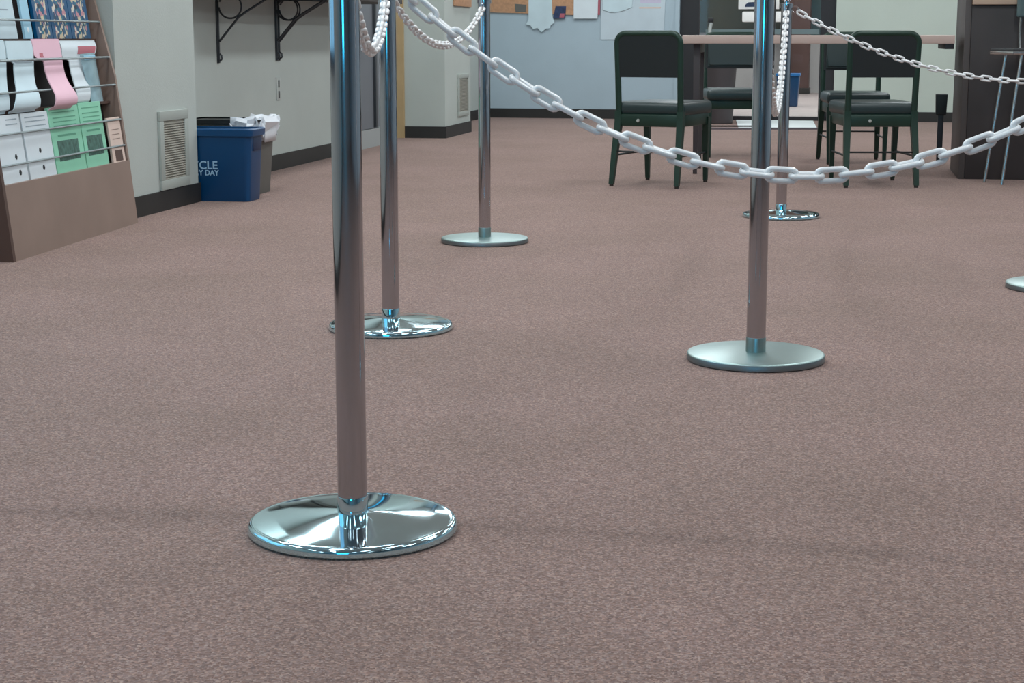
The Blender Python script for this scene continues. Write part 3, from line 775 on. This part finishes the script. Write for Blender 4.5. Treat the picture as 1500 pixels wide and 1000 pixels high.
# table
tA, tB = Vector((.975, 9.93)), Vector((2.475, 9.68)); tl = (tB-tA).length; ty = math.atan2(tB.y-tA.y, tB.x-tA.x)
t = thing('work_table', 'long pale laminate table among the green chairs, joined to the dark counter', 'table', (tA.x, tA.y, 0), ty)
MB().box(0, tl, 0, .62, .752, .800, .004).build('tabletop', M['table'], t)
MB().box(tl-.05, tl-.002, .02, .55, .722, .752, .003).build('bracket', M['black'], t)
for x, y in ((.08, .11), (.08, .54)):
    MB().taper_box((x-.012, x+.012, y-.012, y+.012), (x-.02, x+.02, y-.02, y+.02), 0, .752, .002).build('leg', M['darkbin'], t)
MB().box(.06, .10, .1, .56, .70, .752, .003).build('apron', M['darkbin'], t)

t = thing('floor_post', 'short black post with a blocky top between the right chair and the dark counter', 'post', (2.682, 10.757, 0), -PSI)
MB().taper_box((-.017, .017, -.017, .017), (-.018, .018, -.018, .018), 0, .32, .003).build('shaft', M['black'], t)
MB().taper_box((-.032, .032, -.032, .032), (-.037, .037, -.035, .035), .31, .44, .006).build('block', M['vinyl'], t)
MB().lathe([(0, 0), (.024, 0), (.024, .01), (.016, .014), (0, .014)], 16).build('foot', M['foot'], t)

# dark bin beyond the far chair
t = thing('waste_bin', 'round dark waste bin by the glass doors behind the far left chair', 'bin', (1.92, 15.9, .0), 0)
MB().lathe([(0, 0), (.11, 0), (.118, .008), (.15, .60), (.14, .60), (.112, .02), (0, .02)], 40).build('body', M['darkbin'], t)
MB().lathe([(.148, .585), (.156, .585), (.158, .605), (.148, .612), (.14, .605), (.148, .585)], 40).build('rim', M['black'], t)

# dark counter
t = thing('counter', 'tall dark brown counter with a tan worktop at the right edge', 'counter', (2.52, 9.66, 0), -PHI)
MB().box(.035, 2.4, .0, .69, 0, .965, .003).build('body', M['counter'], t)
MB().box(-.0, .034, -.004, .70, 0, 1.12, .003).build('end_panel', M['counter_side'], t)
MB().box(.036, 2.42, -.03, .70, .966, 1.006, .004).build('worktop', M['worktop'], t)
# bar stool
t = thing('bar_stool', 'bar stool with thin splayed chrome legs in front of the dark counter', 'stool', (2.80, 9.40, 0), R(17))
for sx, sy in ((-1, -1), (-1, 1), (1, -1), (1, 1)):
    MB().tube([(sx*.175, sy*.085, 0), (sx*.085, sy*.075, .70)], .0085, seg=10).build('leg', M['chrome2'], t)
mb = MB(); mb.box(-.165, .165, -.115, .115, .695, .715, .008).build('seat_plate', M['chrome2'], t)
MB().box(-.162, .162, -.113, .113, .713, .73, .008).build('seat', M['stoolseat'], t)
MB().box(-.02, .165, .07, .10, .895, 1.12, .014, 4).build('backrest', M['tealpad'], t)
for sx in (-1, 1): MB().tube([(.07+sx*.05, .10, .705), (.07+sx*.05, .112, .80), (.07+sx*.05, .106, 1.0)], .008, seg=8).build('back_stay', M['chrome2'], t)

# ------------------------------------------------------------------ light
def area(name, loc, sx, sy, power, col=(1, .97, .93), rz=-PHI, rx=0.):
    l = bpy.data.lights.new(name, 'AREA'); l.shape = 'RECTANGLE'; l.size = sx; l.size_y = sy; l.energy = power; l.color = col
    o = bpy.data.objects.new(name, l); C.objects.link(o); o.location = loc; o.rotation_euler = (rx, 0, rz); return o
for u in (-2.9, -.3, 2.3, 4.9, 7.5, 10.1, 12.7, 15.3):
    for n in (-2.65, -1.2, .9, 3.0):
        x, y = W(n, u)
        if y > 16 or x > 6: continue
        area('ceiling_troffer', (x, y, HC-.02), .3, 1.2, 22 if u > 4 else (20 if u > 2 else 6.5), (.92, .995, 1.03))
for s in (1.3, 3.4, 5.2):
    for e in (2.2, 5.6): area('lobby_troffer', (*B(s, -e), HC-.02), 1.2, .6, 34, (1, 1, 1))
w = bpy.data.worlds.new('World'); bpy.context.scene.world = w; w.use_nodes = True
w.node_tree.nodes['Background'].inputs[0].default_value = (.5, .6, .7, 1); w.node_tree.nodes['Background'].inputs[1].default_value = .05

# ------------------------------------------------------------------ camera
cam = bpy.data.cameras.new('camera'); co = bpy.data.objects.new('camera', cam); C.objects.link(co)
cam.sensor_width = 36; cam.lens = 60; cam.clip_start = .05; cam.clip_end = 100
co.location = (0, 0, .79); co.rotation_euler = (PI/2-R(10.115), 0, 0)
sc = bpy.context.scene; sc.camera = co
vs = sc.view_settings; vs.view_transform = 'Standard'; vs.look = 'None'; vs.exposure = 0.; vs.gamma = 1; vs.use_curve_mapping = False
sc.cycles.use_denoising = True
sc.cycles.max_bounces = 8
